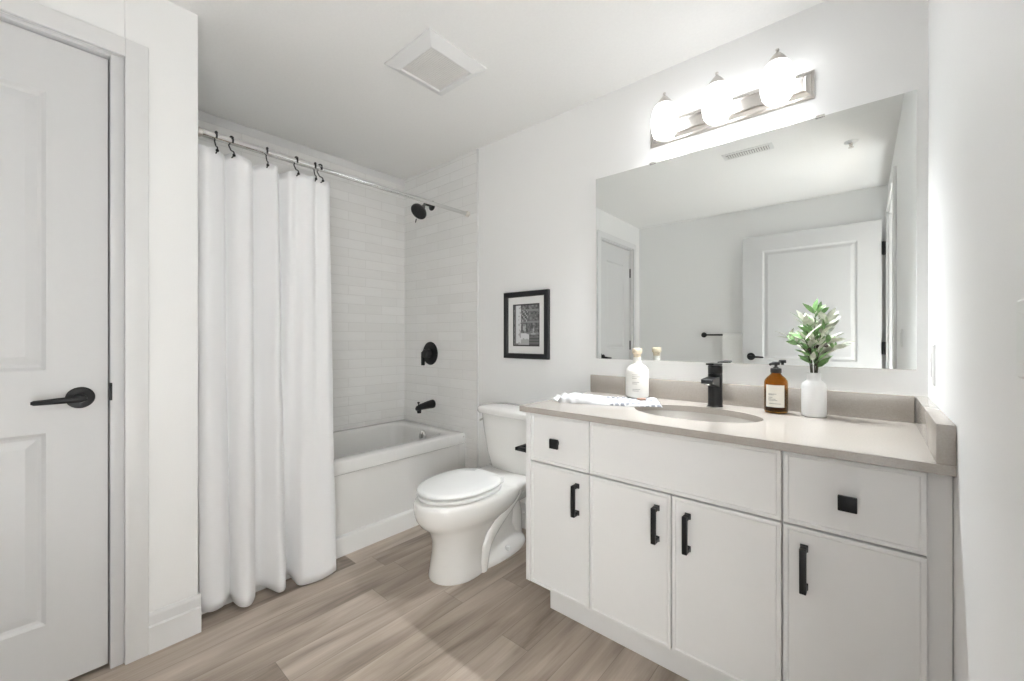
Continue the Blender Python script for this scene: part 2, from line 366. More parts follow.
# ------------------------------------------------------------------ bathtub
t = thing('bathtub', 'white alcove bathtub with recessed apron panel below the tiled wall', 'bathtub', (-2.36, 1.13, 0))
X0, X1, Y0, Y1, TZ = XT + TT + .001, -2.01, YA + TT + .001, D - TT - .001, .478
def rr(x0, x1, y0, y1, z, r, n=8):
    out = []
    for cx, cy, a0 in ((x1 - r, y1 - r, 0), (x0 + r, y1 - r, 90), (x0 + r, y0 + r, 180), (x1 - r, y0 + r, 270)):
        for k in range(n + 1):
            a = R(a0 + 90 * k / n); out.append(Vector((cx + r * math.cos(a), cy + r * math.sin(a), z)))
    return out
b = MB()
b.rings([rr(X0, X1 - .03, Y0, Y1, .02, .006), rr(X0, X1 - .03, Y0, Y1, .40, .006), rr(X0, X1 - .001, Y0, Y1, .412, .006), rr(X0, X1, Y0, Y1, .418, .006), rr(X0, X1, Y0, Y1, TZ - .010, .006), rr(X0 + .001, X1 - .003, Y0 + .001, Y1 - .001, TZ - .003, .008), rr(X0 + .004, X1 - .010, Y0 + .004, Y1 - .004, TZ, .01),
         rr(X0 + .05, X1 - .082, Y0 + .07, Y1 - .085, TZ - .001, .09), rr(X0 + .058, X1 - .092, Y0 + .08, Y1 - .095, TZ - .006, .09), rr(X0 + .064, X1 - .098, Y0 + .09, Y1 - .102, TZ - .02, .09),
         rr(X0 + .09, X1 - .125, Y0 + .17, Y1 - .135, .25, .10), rr(X0 + .12, X1 - .155, Y0 + .26, Y1 - .17, .13, .10), rr(X0 + .18, X1 - .21, Y0 + .34, Y1 - .24, .10, .08)])
b.done('tub_shell', M['acrylic'], t, ang=50)
a = MB()
pt = lambda y, z, d: Vector((X1 - d, y, z))
a.loops(Y0, Y1, 0.0, .409, [(0, .028), (0, .001)], pt) if False else None
a.box(X1 - .029, X1 - .001, Y1 - .055, Y1, 0, .409, .003)             # end stile
a.box(X1 - .029, X1 - .001, Y0, Y0 + .055, 0, .409, .003)
# recessed panel with a soft end return
secs = []
for y, dx in ((Y0 + .05, .002), (Y0 + .09, .022), (Y1 - .15, .022), (Y1 - .09, .016), (Y1 - .052, .002)):
    secs.append([Vector((X1 - .029 - .0, y, .09)), Vector((X1 - dx, y, .09)), Vector((X1 - dx, y, .409)), Vector((X1 - .029, y, .409))])
a.rings(secs)
prof = [(.029, 0), (-.001, 0), (-.001, .083), (.004, .092), (.022, .098), (.029, .098)]
a.rings([[Vector((X1 - d, y, z)) for d, z in prof] for y in (Y0, Y1)])
a.done('apron', M['acrylic'], t, ang=40)
MB().lathe([(0, 0), (.036, 0), (.036, .004), (.030, .010), (0, .011)], (-2.315, Y1 - .114, .432), (0, -1, .13), 32, False, False).done('overflow_plate', M['chrome'], t)
MB().box(-2.320, -2.310, Y1 - .138, Y1 - .124, .418, .458, .003).done('drain_lever', M['chrome'], t)
MB().lathe([(.03, 0), (.03, .003), (.012, .006)], (-2.37, Y1 - .36, .101), n=24).done('drain', M['chrome'], t)
MB().lathe([(.005, 0), (.005, .003)], (X1 - .001, Y1 - .018, .455), (1, 0, 0), 16).done('screw_cap', M['nickel'], t)

# ------------------------------------------------------------------ shower fittings
YW = D - TT
t = thing('overhead_shower', 'black round shower head on a bent arm high on the tiled wall', 'shower head', (-2.36, YW, 2.04))
MB().lathe([(.034, 0), (.034, .004), (.022, .012), (.012, .014)], (-2.36, YW, 2.04), (0, -1, 0), 28).done('flange', M['black'], t)
MB().tube(catmull([(-2.36, YW - .005, 2.04), (-2.36, YW - .06, 2.038), (-2.35, YW - .075, 2.028), (-2.340, YW - .095, 2.005)], 6), .0105).done('shower_arm', M['black'], t)
hc = Vector((-2.338, YW - .098, 2.002)); ax = Vector((.10, -.62, -.62)).normalized()
h = MB().lathe([(.013, -.01), (.017, .0), (.017, .018), (.028, .028), (.053, .043), (.058, .052), (.058, .060), (.054, .064)], hc, ax, 36)
h.done('spray_head', M['black'], t)
n = MB()
for rr_, k in ((.014, 6), (.028, 12), (.042, 18), (.049, 22)):
    for i in range(k):
        q = Vector((0, 0, 1)).rotation_difference(ax); a_ = 2 * PI * i / k
        n.lathe([(.002, 0), (.0012, .003)], hc + ax * .064 + q @ Vector((rr_ * math.cos(a_), rr_ * math.sin(a_), 0)), ax, 6)
n.done('nozzles', M['blackp'], t)
MB().tube([hc + ax * .055 + Vector((.0, -.02, -.055)), hc + ax * .06 + Vector((0, -.024, -.078))], [.004, .003], 8).done('spray_lever', M['black'], t)
t = thing('shower_valve', 'black round shower valve trim with a lever on the tiled wall', 'shower valve', (-2.38, YW, .99))
MB().lathe([(.083, 0), (.083, .003), (.078, .008), (.04, .011)], (-2.38, YW, .99), (0, -1, 0), 40).done('escutcheon', M['black'], t)
MB().lathe([(.032, .009), (.030, .05), (.026, .055)], (-2.38, YW, .99), (0, -1, 0), 28).box(-2.412, -2.375, YW - .054, YW - .034, .978, 1.004, .006).rings([[Vector((-2.408 + sx * .011, YW - .044 + sy * .008, z)) for sx, sy in ((-1, -1), (1, -1), (1, 1), (-1, 1))] for z in (.905, .95, 1.0)]).done('valve_lever', M['black'], t)
t = thing('tub_spout', 'black tub spout with diverter knob above the tub rim', 'tub spout', (-2.35, YW, .625))
secs = []
for d, hh, ww, zc in ((0, .030, .030, .632), (.01, .031, .031, .632), (.06, .026, .027, .628), (.11, .021, .023, .622), (.135, .017, .020, .616), (.142, .011, .014, .612)):
    secs.append([Vector((-2.35 + ww * math.cos(2 * PI * k / 20), YW - d, zc + hh * math.sin(2 * PI * k / 20))) for k in range(20)])
MB().rings(secs).lathe([(.017, 0), (.014, -.030)], (-2.35, YW - .12, .612), n=16).done('spout_body', M['black'], t)
MB().lathe([(.004, 0), (.004, .016), (.009, .018), (.009, .025), (.004, .028)], (-2.35, YW - .125, .632), n=14).done('diverter_knob', M['black'], t)

# ------------------------------------------------------------------ curtain rod, hooks, curtain
RX, RZ = -1.987, 1.908
t = thing('shower_rod', 'shiny tension rod across the tub alcove carrying the white curtain', 'curtain rod', (RX, 1.1, RZ))
MB().lathe([(.0145, 0), (.0145, .47)], (RX, YA + TT + .002, RZ), (0, 1, 0), 20).done('outer_tube', M['chrome'], t)
MB().lathe([(.0118, 0), (.0118, D - TT - YA - TT - .02 - .3)], (RX, YA + .31, RZ), (0, 1, 0), 20).done('inner_tube', M['chrome'], t)
for y, s in ((YW, -1), (YA + TT, 1)):
    MB().lathe([(.019, 0), (.019, .012), (.0135, .024)], (RX, y, RZ), (0, s, 0), 20).done('end_cap', M['nickel'], t)
HY = [.474, .526, .66, .78, .866, .888]
hk = thing('curtain_hook', 'x', 'hook', (RX, HY[0], RZ), 'dark hooks on the shower rod')
ry = .0145; pts = []
for k in range(15):
    a_ = R(-35 + 215 * k / 14 * 1.0)
    pts.append((RX + (ry + .0035) * math.cos(a_), HY[0], RZ + (ry + .0035) * math.sin(a_)))
pts = pts[::-1]
pts = [(RX + .010, HY[0] - .002, RZ - .070), (RX + .024, HY[0] - .001, RZ - .063), (RX + .020, HY[0], RZ - .048), (RX + .002, HY[0], RZ - .038), (RX - .006, HY[0], RZ - .028), (RX - .017, HY[0], RZ - .012)] + [p for p in pts if p[2] > RZ - .002 or p[0] > RX]
MB().tube(catmull(pts, 3), .0026, 8).done('wire', M['black'], hk)
bl = MB()
for a_ in (40, 65, 90, 115, 140): bl.lathe([(0, -.0042), (.003, -.003), (.0042, 0), (.003, .003), (0, .0042)], (RX + (ry + .0045) * math.cos(R(a_)), HY[0], RZ + (ry + .0045) * math.sin(R(a_))), n=10, cap0=False, cap1=False)
bl.done('roller_beads', M['black'], hk)
MB().lathe([(0, -.006), (.005, -.004), (.006, 0), (.005, .004), (0, .006)], (RX + .025, HY[0] - .001, RZ - .063), n=10, cap0=False, cap1=False).done('ball_tip', M['black'], hk)
hl = ['dark curtain hook first from the wall end of the shower rod', 'dark curtain hook second from the wall end of the shower rod', 'dark curtain hook third along the rod from the wall corner', 'dark curtain hook fourth along the rod, third from the free curtain edge',
      'dark curtain hook in the close pair at the curtain edge, nearer the wall corner', 'dark curtain hook last on the rod, nearest the shower head']
for i, y in enumerate(HY):
    if i == 0: o = hk
    else:
        o = link(hk.copy())
        for ch in hk.children: c = link(ch.copy()); c.parent = o
    o.location = (RX, y, RZ); o['label'] = hl[i]; o.rotation_euler = (0, 0, R((0, 12, -8, 6, -10, 14)[i]))
# curtain: same control points at top and bottom, splined along the width
top = [(.412, -.004), (.440, .022), (.474, .006), (.500, -.014), (.512, -.030), (.528, .004), (.548, .028), (.578, .034), (.600, .006), (.614, -.034), (.636, -.014), (.660, .008), (.690, .030), (.708, -.018), (.722, -.028), (.745, .020), (.780, .010), (.815, .028), (.845, .024), (.866, .004), (.888, .010), (.915, .016), (.938, -.004)]
bot = [(.418, .012), (.450, .034), (.488, .032), (.512, .010), (.524, .000), (.527, .030), (.541, .066), (.570, .080), (.600, .046), (.608, .006), (.632, .002), (.655, .036), (.685, .080), (.712, .066), (.728, .010), (.745, .004), (.752, .050), (.762, .092), (.785, .106), (.82, .116), (.855, .124), (.885, .124), (.912, .118)]
NS = 7; NT = 54
tp = catmull([(x, y, 0) for y, x in top], NS); bp_ = catmull([(x, y, 0) for y, x in bot], NS)
N = len(tp)
cu = bmesh.new(); grid = []
for j in range(NT + 1):
    f = j / NT; row = []
    for i in range(N):
        a_, c_ = tp[i], bp_[i]
        w = f ** 1.25; sway = .006 * noise.noise(Vector((i * .05, f * 3.1, 2.2))) * math.sin(PI * f)
        x = RX + a_.x * (1 - w) + c_.x * w + sway; y = a_.y * (1 - w) + c_.y * w + sway * .6
        dip = min(abs(a_.y - h_) for h_ in HY + [.41, .938])
        zt = 1.862 - min(dip, .05) * .42
        zb = .012 + .026 * (1 - min(1, max(0, c_.x) / .075)) + .012 * max(0, (c_.y - .82) / .085)
        row.append(cu.verts.new((x, y, zt + (zb - zt) * f)))
    grid.append(row)
for j in range(NT):
    for i in range(N - 1): cu.faces.new((grid[j][i], grid[j][i + 1], grid[j + 1][i + 1], grid[j + 1][i]))
cm = MB(); cm.bm.free(); cm.bm = cu
cur = cm.done('shower_curtain', M['curtain'], origin=(RX, .66, 0), ang=80)
tag(cur, 'white fabric shower curtain hanging in folds from the rod to the floor', 'shower curtain')
sd = cur.modifiers.new('thick', 'SOLIDIFY'); sd.thickness = .0016; sd.offset = 0
hem = MB()

# ------------------------------------------------------------------ toilet
TX = -1.474
t = thing('toilet', 'white two-piece toilet with closed lid between bathtub and vanity', 'toilet', (TX, 1.45, 0))
def egg(hw, yf, yb, z, n=44, p=2.0, sq=2.6):
    """egg outline: rounder at the front, squarer at the back"""
    out = []; yc = yf + (yb - yf) * .52
    for k in range(n):
        a_ = 2 * PI * k / n; c_, s_ = math.cos(a_), math.sin(a_)
        e = p if s_ < 0 else sq
        x = hw * math.copysign(abs(c_) ** (2 / e), c_); y = (yc - yf if s_ < 0 else yb - yc) * math.copysign(abs(s_) ** (2 / e), s_)
        out.append(Vector((TX - .012 + .026 * min(1, z / .28) + x, yc + y, z)))
    return out
b = MB()
b.rings([egg(.116, 1.172, 1.44, 0), egg(.118, 1.169, 1.44, .012), egg(.112, 1.174, 1.43, .05), egg(.106, 1.178, 1.43, .12), egg(.108, 1.172, 1.46, .18), egg(.118, 1.150, 1.51, .225), egg(.130, 1.128, 1.56, .25), egg(.149, 1.100, 1.60, .272), egg(.165, 1.082, 1.63, .298), egg(.174, 1.074, 1.65, .325), egg(.176, 1.072, 1.66, .358), egg(.174, 1.075, 1.66, .374), egg(.166, 1.084, 1.655, .380)])
# rear deck under the tank
b.rrect([(TX - .085, TX + .085, 1.52, 1.78, .25, .04), (TX - .12, TX + .12, 1.50, 1.80, .31, .05), (TX - .165, TX + .165, 1.50, 1.815, .355, .05), (TX - .168, TX + .168, 1.50, 1.82, .376, .05), (TX - .160, TX + .160, 1.51, 1.815, .384, .05)])
# trapway and foot
b.tube(catmull([(TX, 1.44, .10), (TX, 1.52, .20), (TX, 1.60, .265), (TX, 1.67, .25), (TX, 1.705, .16), (TX, 1.71, .03)], 6), [.047] * 31, 20)
b.rings([egg(.117, 1.25, 1.775, 0, sq=2.3), egg(.119, 1.25, 1.778, .012, sq=2.3), egg(.112, 1.25, 1.765, .030, sq=2.3), egg(.060, 1.30, 1.735, .072, sq=2.3), egg(.036, 1.30, 1.725, .11, sq=2.3), egg(.036, 1.30, 1.73, .28, sq=2.3)])
# flowing web between bowl and trapway
for s in (-1, 1):
    b.tube(catmull([(TX + s * .105, 1.60, .345), (TX + s * .100, 1.545, .28), (TX + s * .088, 1.465, .20), (TX + s * .082, 1.405, .12), (TX + s * .076, 1.385, .0)], 5), [.046, .046, .045, .044, .043, .042, .041, .040, .039, .038] + [.037 - .0006 * k for k in range(11)], 14)
b.done('bowl', M['ceramic'], t, ang=60)
for s in (-1, 1):
    MB().lathe([(.015, 0), (.015, .008), (.011, .017), (0, .021)], (TX + s * .092, 1.56, .034), n=18, cap1=False).done('bolt_cap', M['seat'], t)
def seat_out(hw, yf, z, yb=1.485): return egg(hw - .006, yf + .008, yb + .010, z, p=2.0, sq=3.0)
MB().rings([seat_out(.152, 1.106, .382), seat_out(.160, 1.098, .386), seat_out(.168, 1.088, .389), seat_out(.169, 1.087, .394), seat_out(.168, 1.088, .400), seat_out(.160, 1.097, .403), seat_out(.15, 1.108, .404)]).done('seat', M['seat'], t)
MB().rings([seat_out(.150, 1.108, .406), seat_out(.158, 1.100, .4085), seat_out(.168, 1.088, .411), seat_out(.170, 1.086, .416), seat_out(.167, 1.090, .424), seat_out(.152, 1.11, .428), seat_out(.085, 1.20, .430, 1.44)]).box(TX - .10, TX + .10, 1.48, 1.52, .382, .412, .006).done('lid', M['seat'], t, ang=55)
for s in (-1, 1):
    MB().lathe([(.012, -.022), (.012, .022)], (TX + s * .078, 1.50, .403), (1, 0, 0), 14).done('seat_hinge', M['seat'], t)
def bow(hw, y0, y1, z, r, bul=.018, n=10):
    """tank outline with a bowed front"""
    ring = rr(TX - hw, TX + hw, y0, y1, z, r, n); 
    for p in ring: p.y -= bul * (1 - ((p.x - TX) / hw) ** 2) * max(0, (y1 - p.y) / (y1 - y0))
    # extra points along the front are given by the corner arcs only; add straight subdivisions
    out = []
    for i, p in enumerate(ring):
        q = ring[(i + 1) % len(ring)]; out.append(p)
        if abs(p.x - q.x) > .1:
            for k in range(1, 10):
                f = k / 10; v = p.lerp(q, f); base_y = v.y
                if p.y < (y0 + y1) / 2: v.y = y0 - bul * (1 - ((v.x - TX) / hw) ** 2)
                out.append(v)
    return out
TY1 = D - .012
b = MB()
b.rings([bow(.150, 1.685, TY1, .372, .04), bow(.160, 1.680, TY1, .378, .045), bow(.188, 1.672, TY1, .46, .05), bow(.212, 1.664, TY1, .60, .05), bow(.220, 1.661, TY1, .672, .05), bow(.216, 1.664, TY1, .676, .05)])
b.done('tank', M['ceramic'], t, ang=50)
MB().rings([bow(.226, 1.655, TY1, .6765, .055), bow(.240, 1.644, TY1 + .001, .680, .06), bow(.244, 1.641, TY1 + .002, .686, .06), bow(.244, 1.641, TY1 + .002, .704, .06), bow(.238, 1.648, TY1, .713, .06), bow(.20, 1.685, TY1 - .03, .721, .05), bow(.10, 1.74, TY1 - .07, .724, .03)]).done('tank_lid', M['ceramic'], t, ang=50)
MB().lathe([(.012, 0), (.012, .008), (.006, .012)], (TX - .206, 1.74, .64), (-1, 0, 0), 14).tube([(TX - .222, 1.745, .64), (TX - .224, 1.70, .634), (TX - .222, 1.672, .628)], [.006, .005, .006], 10).done('flush_lever', M['chrome'], t)

# ------------------------------------------------------------------ vanity cabinet
VF = 1.305; VX0, VX1 = -1.058, XR - .0015
t = thing('vanity_cabinet', 'white vanity cabinet with slim-framed doors and black pulls', 'vanity', (-.46, 1.58, 0))
DB = D - .002
c = MB()
c.box(VX0 + .022, VX1, VF + .020, VF + .036, .121, CB - .001)                  # face behind the fronts, filler at the wall
c.box(VX0 + .022, VX1, VF + .036, DB, .121, .139).box(VX0 + .022, VX1, DB - .012, DB, .139, CB - .001).box(VX1 - .018, VX1, VF + .036, DB - .012, .139, CB - .001)
c.done('carcass', M['cab'], t, smooth=False)
MB().box(VX0, VX0 + .022, VF, DB, .121, CB - .001, .0015).done('end_panel', M['cab'], t)
MB().box(-.987, VX1, 1.375, 1.393, 0, .121, .001).box(-.987, -.969, 1.393, DB, 0, .121).done('toe_kick', M['cab'], t, smooth=False)
FR = [(0, .0185), (0, .0015), (.0015, 0), (.0095, 0), (.0125, .0035)]
vpt = lambda u, z, d: Vector((u, VF + d, z))
def front(name, x0, x1, z0, z1): return MB().loops(x0, x1, z0, z1, FR, vpt).done(name, M['cab'], t, smooth=False)
def bar_pull(par, x, z0, z1):
    w = .0075
    b = MB().box(x - w, x + w, VF - .032, VF - .021, z0, z1, .0018)
    b.box(x - w, x + w, VF - .0235, VF - .0, z1 - .013, z1 - .0005, .0015).box(x - w, x + w, VF - .0235, VF - .0, z0 + .0005, z0 + .013, .0015)
    b.box(x - w - .001, x + w + .001, VF - .0005, VF + .0034, z1 - .016, z1 + .001).box(x - w - .001, x + w + .001, VF - .0005, VF + .0034, z0 - .001, z0 + .016)
    return b.done('handle', M['black'], par)
def sq_knob(par, x, z):
    h_ = .0185
    return MB().box(x - h_, x + h_, VF - .027, VF - .017, z - h_, z + h_, .0018).box(x - .007, x + .007, VF - .0175, VF + .0034, z - .007, z + .007, .0015).done('knob', M['black'], par)
ZD0, ZD1, ZW0, ZW1 = .1215, .6055, .6115, .7985
for x0, x1, hx in ((-1.034, -.768, -.817), (-.763, -.4745, -.519), (-.4705, -.1815, -.423), (-.1765, .095, -.131)):
    dd = front('cabinet_door', x0, x1, ZD0, ZD1); bar_pull(dd, hx, .449, .5625)
sq_knob(front('drawer', -1.034, -.768, ZW0, ZW1), -.905, .699)
front('false_front', -.763, -.1815, ZW0, ZW1)
sq_knob(front('drawer', -.1765, .095, ZW0, ZW1), -.043, .699)
# toilet paper holder on the cabinet end
t = thing('toilet_paper_holder', 'black square toilet paper holder on the end of the white vanity', 'toilet paper holder', (VX0, 1.36, .625))
MB().box(VX0 - .008, VX0, 1.335, 1.385, .600, .650, .002).done('mount_plate', M['black'], t)
MB().box(VX0 - .098, VX0 - .007, 1.350, 1.374, .617, .632, .002).box(VX0 - .098, VX0 - .078, 1.350, 1.50, .617, .632, .002).done('arm', M['black'], t)

# ------------------------------------------------------------------ countertop with oval cut-out
SX, SY, SA, SB = -.488, 1.575, .218, .150
t = thing('countertop', 'taupe stone countertop slab with oval sink cutout on the white vanity', 'countertop', (-.46, 1.57, CB))
CX0, CX1, CY0, CY1 = -1.072, XR - .001, 1.28, D - .001
angs = sorted([2 * PI * k / 72 for k in range(72)] + [math.atan2(y - SY, x - SX) % (2 * PI) for x in (CX0, CX1) for y in (CY0, CY1)])
oval, rect = [], []
for a_ in angs:
    c_, s_ = math.cos(a_), math.sin(a_)
    k = 1 / math.sqrt((c_ / SA) ** 2 + (s_ / SB) ** 2); oval.append((SX + k * c_, SY + k * s_))
    q = min([((CX1 if c_ > 0 else CX0) - SX) / c_ if abs(c_) > 1e-6 else 1e9, ((CY1 if s_ > 0 else CY0) - SY) / s_ if abs(s_) > 1e-6 else 1e9]); rect.append((SX + q * c_, SY + q * s_))
def ins(r, d): return [(min(max(x, CX0 + d), CX1 - d), min(max(y, CY0 + d), CY1 - d)) for x, y in r]
L3 = lambda r, z: [Vector((x, y, z)) for x, y in r]
k = MB()
ov2 = [(SX + (x - SX) * 1.006, SY + (y - SY) * 1.008) for x, y in oval]
k.rings([L3(oval, CB), L3(oval, CT - .0015), L3(ov2, CT), L3(ins(rect, .0015), CT), L3(rect, CT - .0015), L3(rect, CB + .001), L3(ins(rect, .001), CB), L3(oval, CB)], cap0=False, cap1=False)
k.done('slab', M['counter'], t, ang=30)
tag(MB().box(CX0, XR - .032, D - .020, D - .0005, CT + .0003, .914, .0015).done('backsplash', M['counter'], origin=(-.47, D - .01, CT)), 'long taupe stone upstand along the wall under the mirror', 'backsplash')
tag(MB().box(XR - .031, XR - .0005, CY0, D - .0005, CT + .0003, .914, .0015).done('backsplash', M['counter'], origin=(XR - .015, 1.57, CT)), 'short taupe stone upstand against the right wall', 'backsplash')
# sink
t = thing('sink', 'oval undermount sink set into the taupe countertop below the faucet', 'sink', (SX, SY, CB - .12))
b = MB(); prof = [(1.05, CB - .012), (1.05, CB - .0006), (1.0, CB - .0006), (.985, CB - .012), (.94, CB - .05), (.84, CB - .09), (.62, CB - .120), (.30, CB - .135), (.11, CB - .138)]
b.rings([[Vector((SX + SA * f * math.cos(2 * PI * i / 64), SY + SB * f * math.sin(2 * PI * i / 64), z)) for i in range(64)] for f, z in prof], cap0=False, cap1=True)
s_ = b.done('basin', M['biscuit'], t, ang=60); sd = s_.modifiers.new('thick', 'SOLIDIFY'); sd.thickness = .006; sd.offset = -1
MB().lathe([(.024, 0), (.024, .002), (.010, .003)], (SX, SY, CB - .1375), n=24).done('drain', M['chrome'], t)
# faucet
FXc, FYc = -.470, 1.780
t = thing('faucet', 'black single-lever faucet standing behind the oval sink', 'faucet', (FXc, FYc, CT))
MB().lathe([(.0285, 0), (.0285, .004), (.0265, .006), (.0265, .128), (.025, .130)], (FXc, FYc, CT), n=32).done('body', M['black'], t)
sp_ = []
for d, hw, z0, z1 in ((.0, .020, .075, .118), (.04, .021, .085, .118), (.085, .0215, .094, .116), (.112, .0215, .098, .114), (.116, .019, .100, .112)):
    sp_.append([Vector((FXc + sx * hw, FYc - d, CT + z)) for sx, z in ((-1, z0), (1, z0), (1, z1), (-1, z1))])
MB().rings(sp_).done('spout', M['black'], t, smooth=False)
MB().lathe([(.0095, 0), (.0095, -.006)], (FXc, FYc - .098, CT + .0985), n=16).done('aerator', M['chrome'], t)
MB().lathe([(.0255, .1305), (.0265, .133), (.0265, .160), (.024, .163)], (FXc, FYc, CT), n=32).done('lever_hub', M['black'], t)
MB().rings([[Vector((FXc + sx * w, FYc - d, CT + z)) for sx, z in ((-1, z0), (1, z0), (1, z1), (-1, z1))] for d, w, z0, z1 in ((-.026, .020, .163, .171), (.0, .0235, .163, .171), (.05, .0165, .166, .1725), (.075, .014, .168, .174))]).done('lever', M['black'], t, smooth=False)

# ------------------------------------------------------------------ mirror
MX0, MX1, MZ0, MZ1 = -1.0443, .1106, .9968, 1.8976
t = thing('wall_mirror', 'large frameless rectangular mirror above the vanity', 'mirror', (-.467, D, MZ0))
mpt = lambda u, z, d: Vector((u, D - .0065 + .0068 * (u - MX1) + d * (1 if d < .002 else (.0062 + .0068 * (MX1 - u)) / .0062), z))
MB().loops(MX0, MX1, MZ0, MZ1, [(0, .0062), (0, .0010), (.0010, 0)], mpt).done('mirror_glass', M['mirror'], t, smooth=False)
for x in (-.753, -.138):
    yf = D - .0068 + .0068 * (x - MX1)
    MB().box(x - .014, x + .014, yf - .004, yf - .0002, MZ1 - .005, MZ1 + .004, .001).box(x - .014, x + .014, yf - .003, D, MZ1 + .0004, MZ1 + .004, .001).done('clip', M['chrome'], t)
# ------------------------------------------------------------------ vanity light
t = thing('vanity_light', 'brushed nickel three-lamp bar light above the mirror', 'light fixture', (-.46, D, 2.01))
bpt = lambda u, z, d: Vector((u, D - .030 + d, z))
MB().loops(-.765, -.155, 1.972, 2.074, [(0, .0295), (0, .022), (.004, .018), (.010, .017), (.020, .003), (.024, 0), (.030, .004)], bpt).done('back_plate', M['nickel'], t, smooth=False)
LY = 1.765; shd = ('left', 'middle', 'right')
for i, x in enumerate((-.668, -.460, -.257)):
    MB().tube(catmull([(x, D - .026, 2.030), (x, D - .052, 2.045), (x, LY + .033, 2.085), (x, LY + .012, 2.118)], 6), .008).lathe([(.020, 0), (.018, .008), (.010, .012)], (x, D - .026, 2.030), (0, -1, 0), 20).done('lamp_arm', M['nickel'], t)
    z0 = 1.964
    pr = [(.038, .0), (.041, .0005), (.0485, .014), (.0530, .036), (.0545, .058), (.0530, .082), (.0485, .104), (.0415, .122), (.0330, .134), (.024, .138), (.020, .138), (.030, .131), (.0385, .119), (.0455, .101), (.050, .080), (.0515, .058), (.050, .036), (.0455, .014), (.038, .002)]
    sh = MB().lathe(pr + [pr[0]], (x, LY, z0), n=40, cap0=False, cap1=False).done('lamp_shade', M['shade'], t, ang=70)
    MB().lathe([(.036, .124), (.0355, .131), (.029, .144), (.019, .158), (.010, .168), (.005, .173), (.004, .176), (.0065, .179), (.006, .184), (.002, .187)], (x, LY, z0), n=28).done('socket_cap', M['nickel'], sh)
    MB().lathe([(0, .036), (.014, .041), (.021, .056), (.021, .064), (.016, .080), (.012, .095), (.012, .130)], (x, LY, z0), n=20, cap0=False).done('bulb', M['bulb'], sh)

# ------------------------------------------------------------------ ceiling fan cover and (seen in the mirror) register and sprinkler
t = thing('exhaust_fan', 'square white exhaust fan cover on the ceiling', 'exhaust fan', (-1.457, 1.165, H))
fx0, fx1, fy0, fy1 = -1.617, -1.300, 1.006, 1.325
cpt = lambda x, y, d: Vector((x, y, H - d))
MB().loops(fx0, fx1, fy0, fy1, [(0, 0), (0, .006), (.045, .028), (.050, .028), (.053, .020)], cpt).done('frame', M['trim'], t, smooth=False)
g = MB().box(fx0 + .0535, fx1 - .0535, fy0 + .0535, fy1 - .0535, H - .0205, H - .012)
for k in range(22):
    y = fy0 + .060 + k * (fy1 - fy0 - .12) / 21
    g.box(fx0 + .056, fx1 - .056, y - .0028, y + .0028, H - .0222, H - .020)
g.done('grille', M['vent'], t, smooth=False)
t = thing('air_register', 'slotted white air register on the ceiling seen in the mirror', 'vent', (-.59, .66, H))
MB().loops(-.735, -.448, .610, .715, [(0, 0), (.001, .003), (.018, .006), (.020, .004)], cpt).done('frame', M['trim'], t, smooth=False)
MB().box(-.714, -.469, .631, .694, H - .0045, H - .0035).done('duct', mat('duct_grey', (.22, .22, .22), .7), t, smooth=False)
g = MB()
for k in range(18):
    x = -.708 + k * .0137
    g.box(x - .0042, x + .0042, .631, .694, H - .010, H - .0048)
g.done('louvres', M['vent'], t, smooth=False)
t = thing('sprinkler', 'small round white ceiling sprinkler seen in the mirror', 'sprinkler', (-.073, .408, H))
MB().lathe([(.036, 0), (.036, -.003), (.028, -.008), (.016, -.010)], (-.073, .408, H), n=28).done('escutcheon', M['trim'], t)
MB().lathe([(.010, -.009), (.008, -.026), (.003, -.028), (.003, -.034), (.014, -.035), (.014, -.037)], (-.073, .408, H), n=18).done('deflector', M['nickel'], t)

# ------------------------------------------------------------------ picture
t = thing('framed_picture', 'black-framed bathroom photograph with white mat above the toilet', 'picture', (-1.50, D, 1.18))
P0, P1, Q0, Q1 = -1.664, -1.336, .980, 1.368
ppt = lambda u, z, d: Vector((u, D - .022 + d, z))
f_ = MB()
f_.loops(P0, P1, Q0, Q1, [(0, .0215), (0, .003), (.003, 0), (.026, 0), (.030, .004), (.030, .016)], ppt)
f_.done('frame', M['frame'], t, smooth=False)
mb_ = MB(); mb_.loops(P0 + .0305, P1 - .0305, Q0 + .0305, Q1 - .0305, [(0, .0158), (0, .0128), (.030, .0128), (.031, .0134)], ppt); mb_.done('mat_board', M['mat_board'], t, smooth=False)
A0, A1, B0, B1 = P0 + .0985, P1 - .0985, Q0 + .0985, Q1 - .0985
A0, A1, B0, B1 = -1.598, -1.402, 1.052, 1.296
tones = [mat('print_tone', (v, v, v * 1.02), .6) for v in (.04, .09, .16, .25, .42, .68)]
def tone(u, v):
    """u to the right, v up, 0..1: a pale doorway, a dark tiled wall with little hung pictures, a white tub"""
    r = noise.noise(Vector((u * 14, v * 18, 3.3)))
    if u < .045 or u > .97 or v < .03 or v > .975: return 0
    if .06 < u < .12: return 2
    if .12 <= u < .30 and v > .06: return 5 if (u < .22 or r > -.2) else 4
    if v < .34 and .22 < u < .62:
        w = ((u - .42) / .22) ** 2
        if v < .31 - .05 * w: return 5 if v > .17 + .03 * r else 4
    if .36 < u < .52 and .36 < v < .54: return 3 + int(r > 0) if (abs(u - .44) < .05) else 1
    if .34 < u < .56 and .58 < v < .86: return 4 if (int(v * 24) + int(u * 20)) % 3 == 0 else (1 if r > 0 else 2)
    if .70 < u < .86 and .27 < v < .31: return 4
    if .76 < u < .82 and .31 < v < .46: return 4 if r > .1 else 2
    if v < .22 and u >= .62: return 1 if int(v * 30) % 2 else 2
    if int(v * 22) % 6 == 0 or r > .25: return 3
    return 2 if r > -.2 else 1
pm = MB(); nu, nv = 42, 62
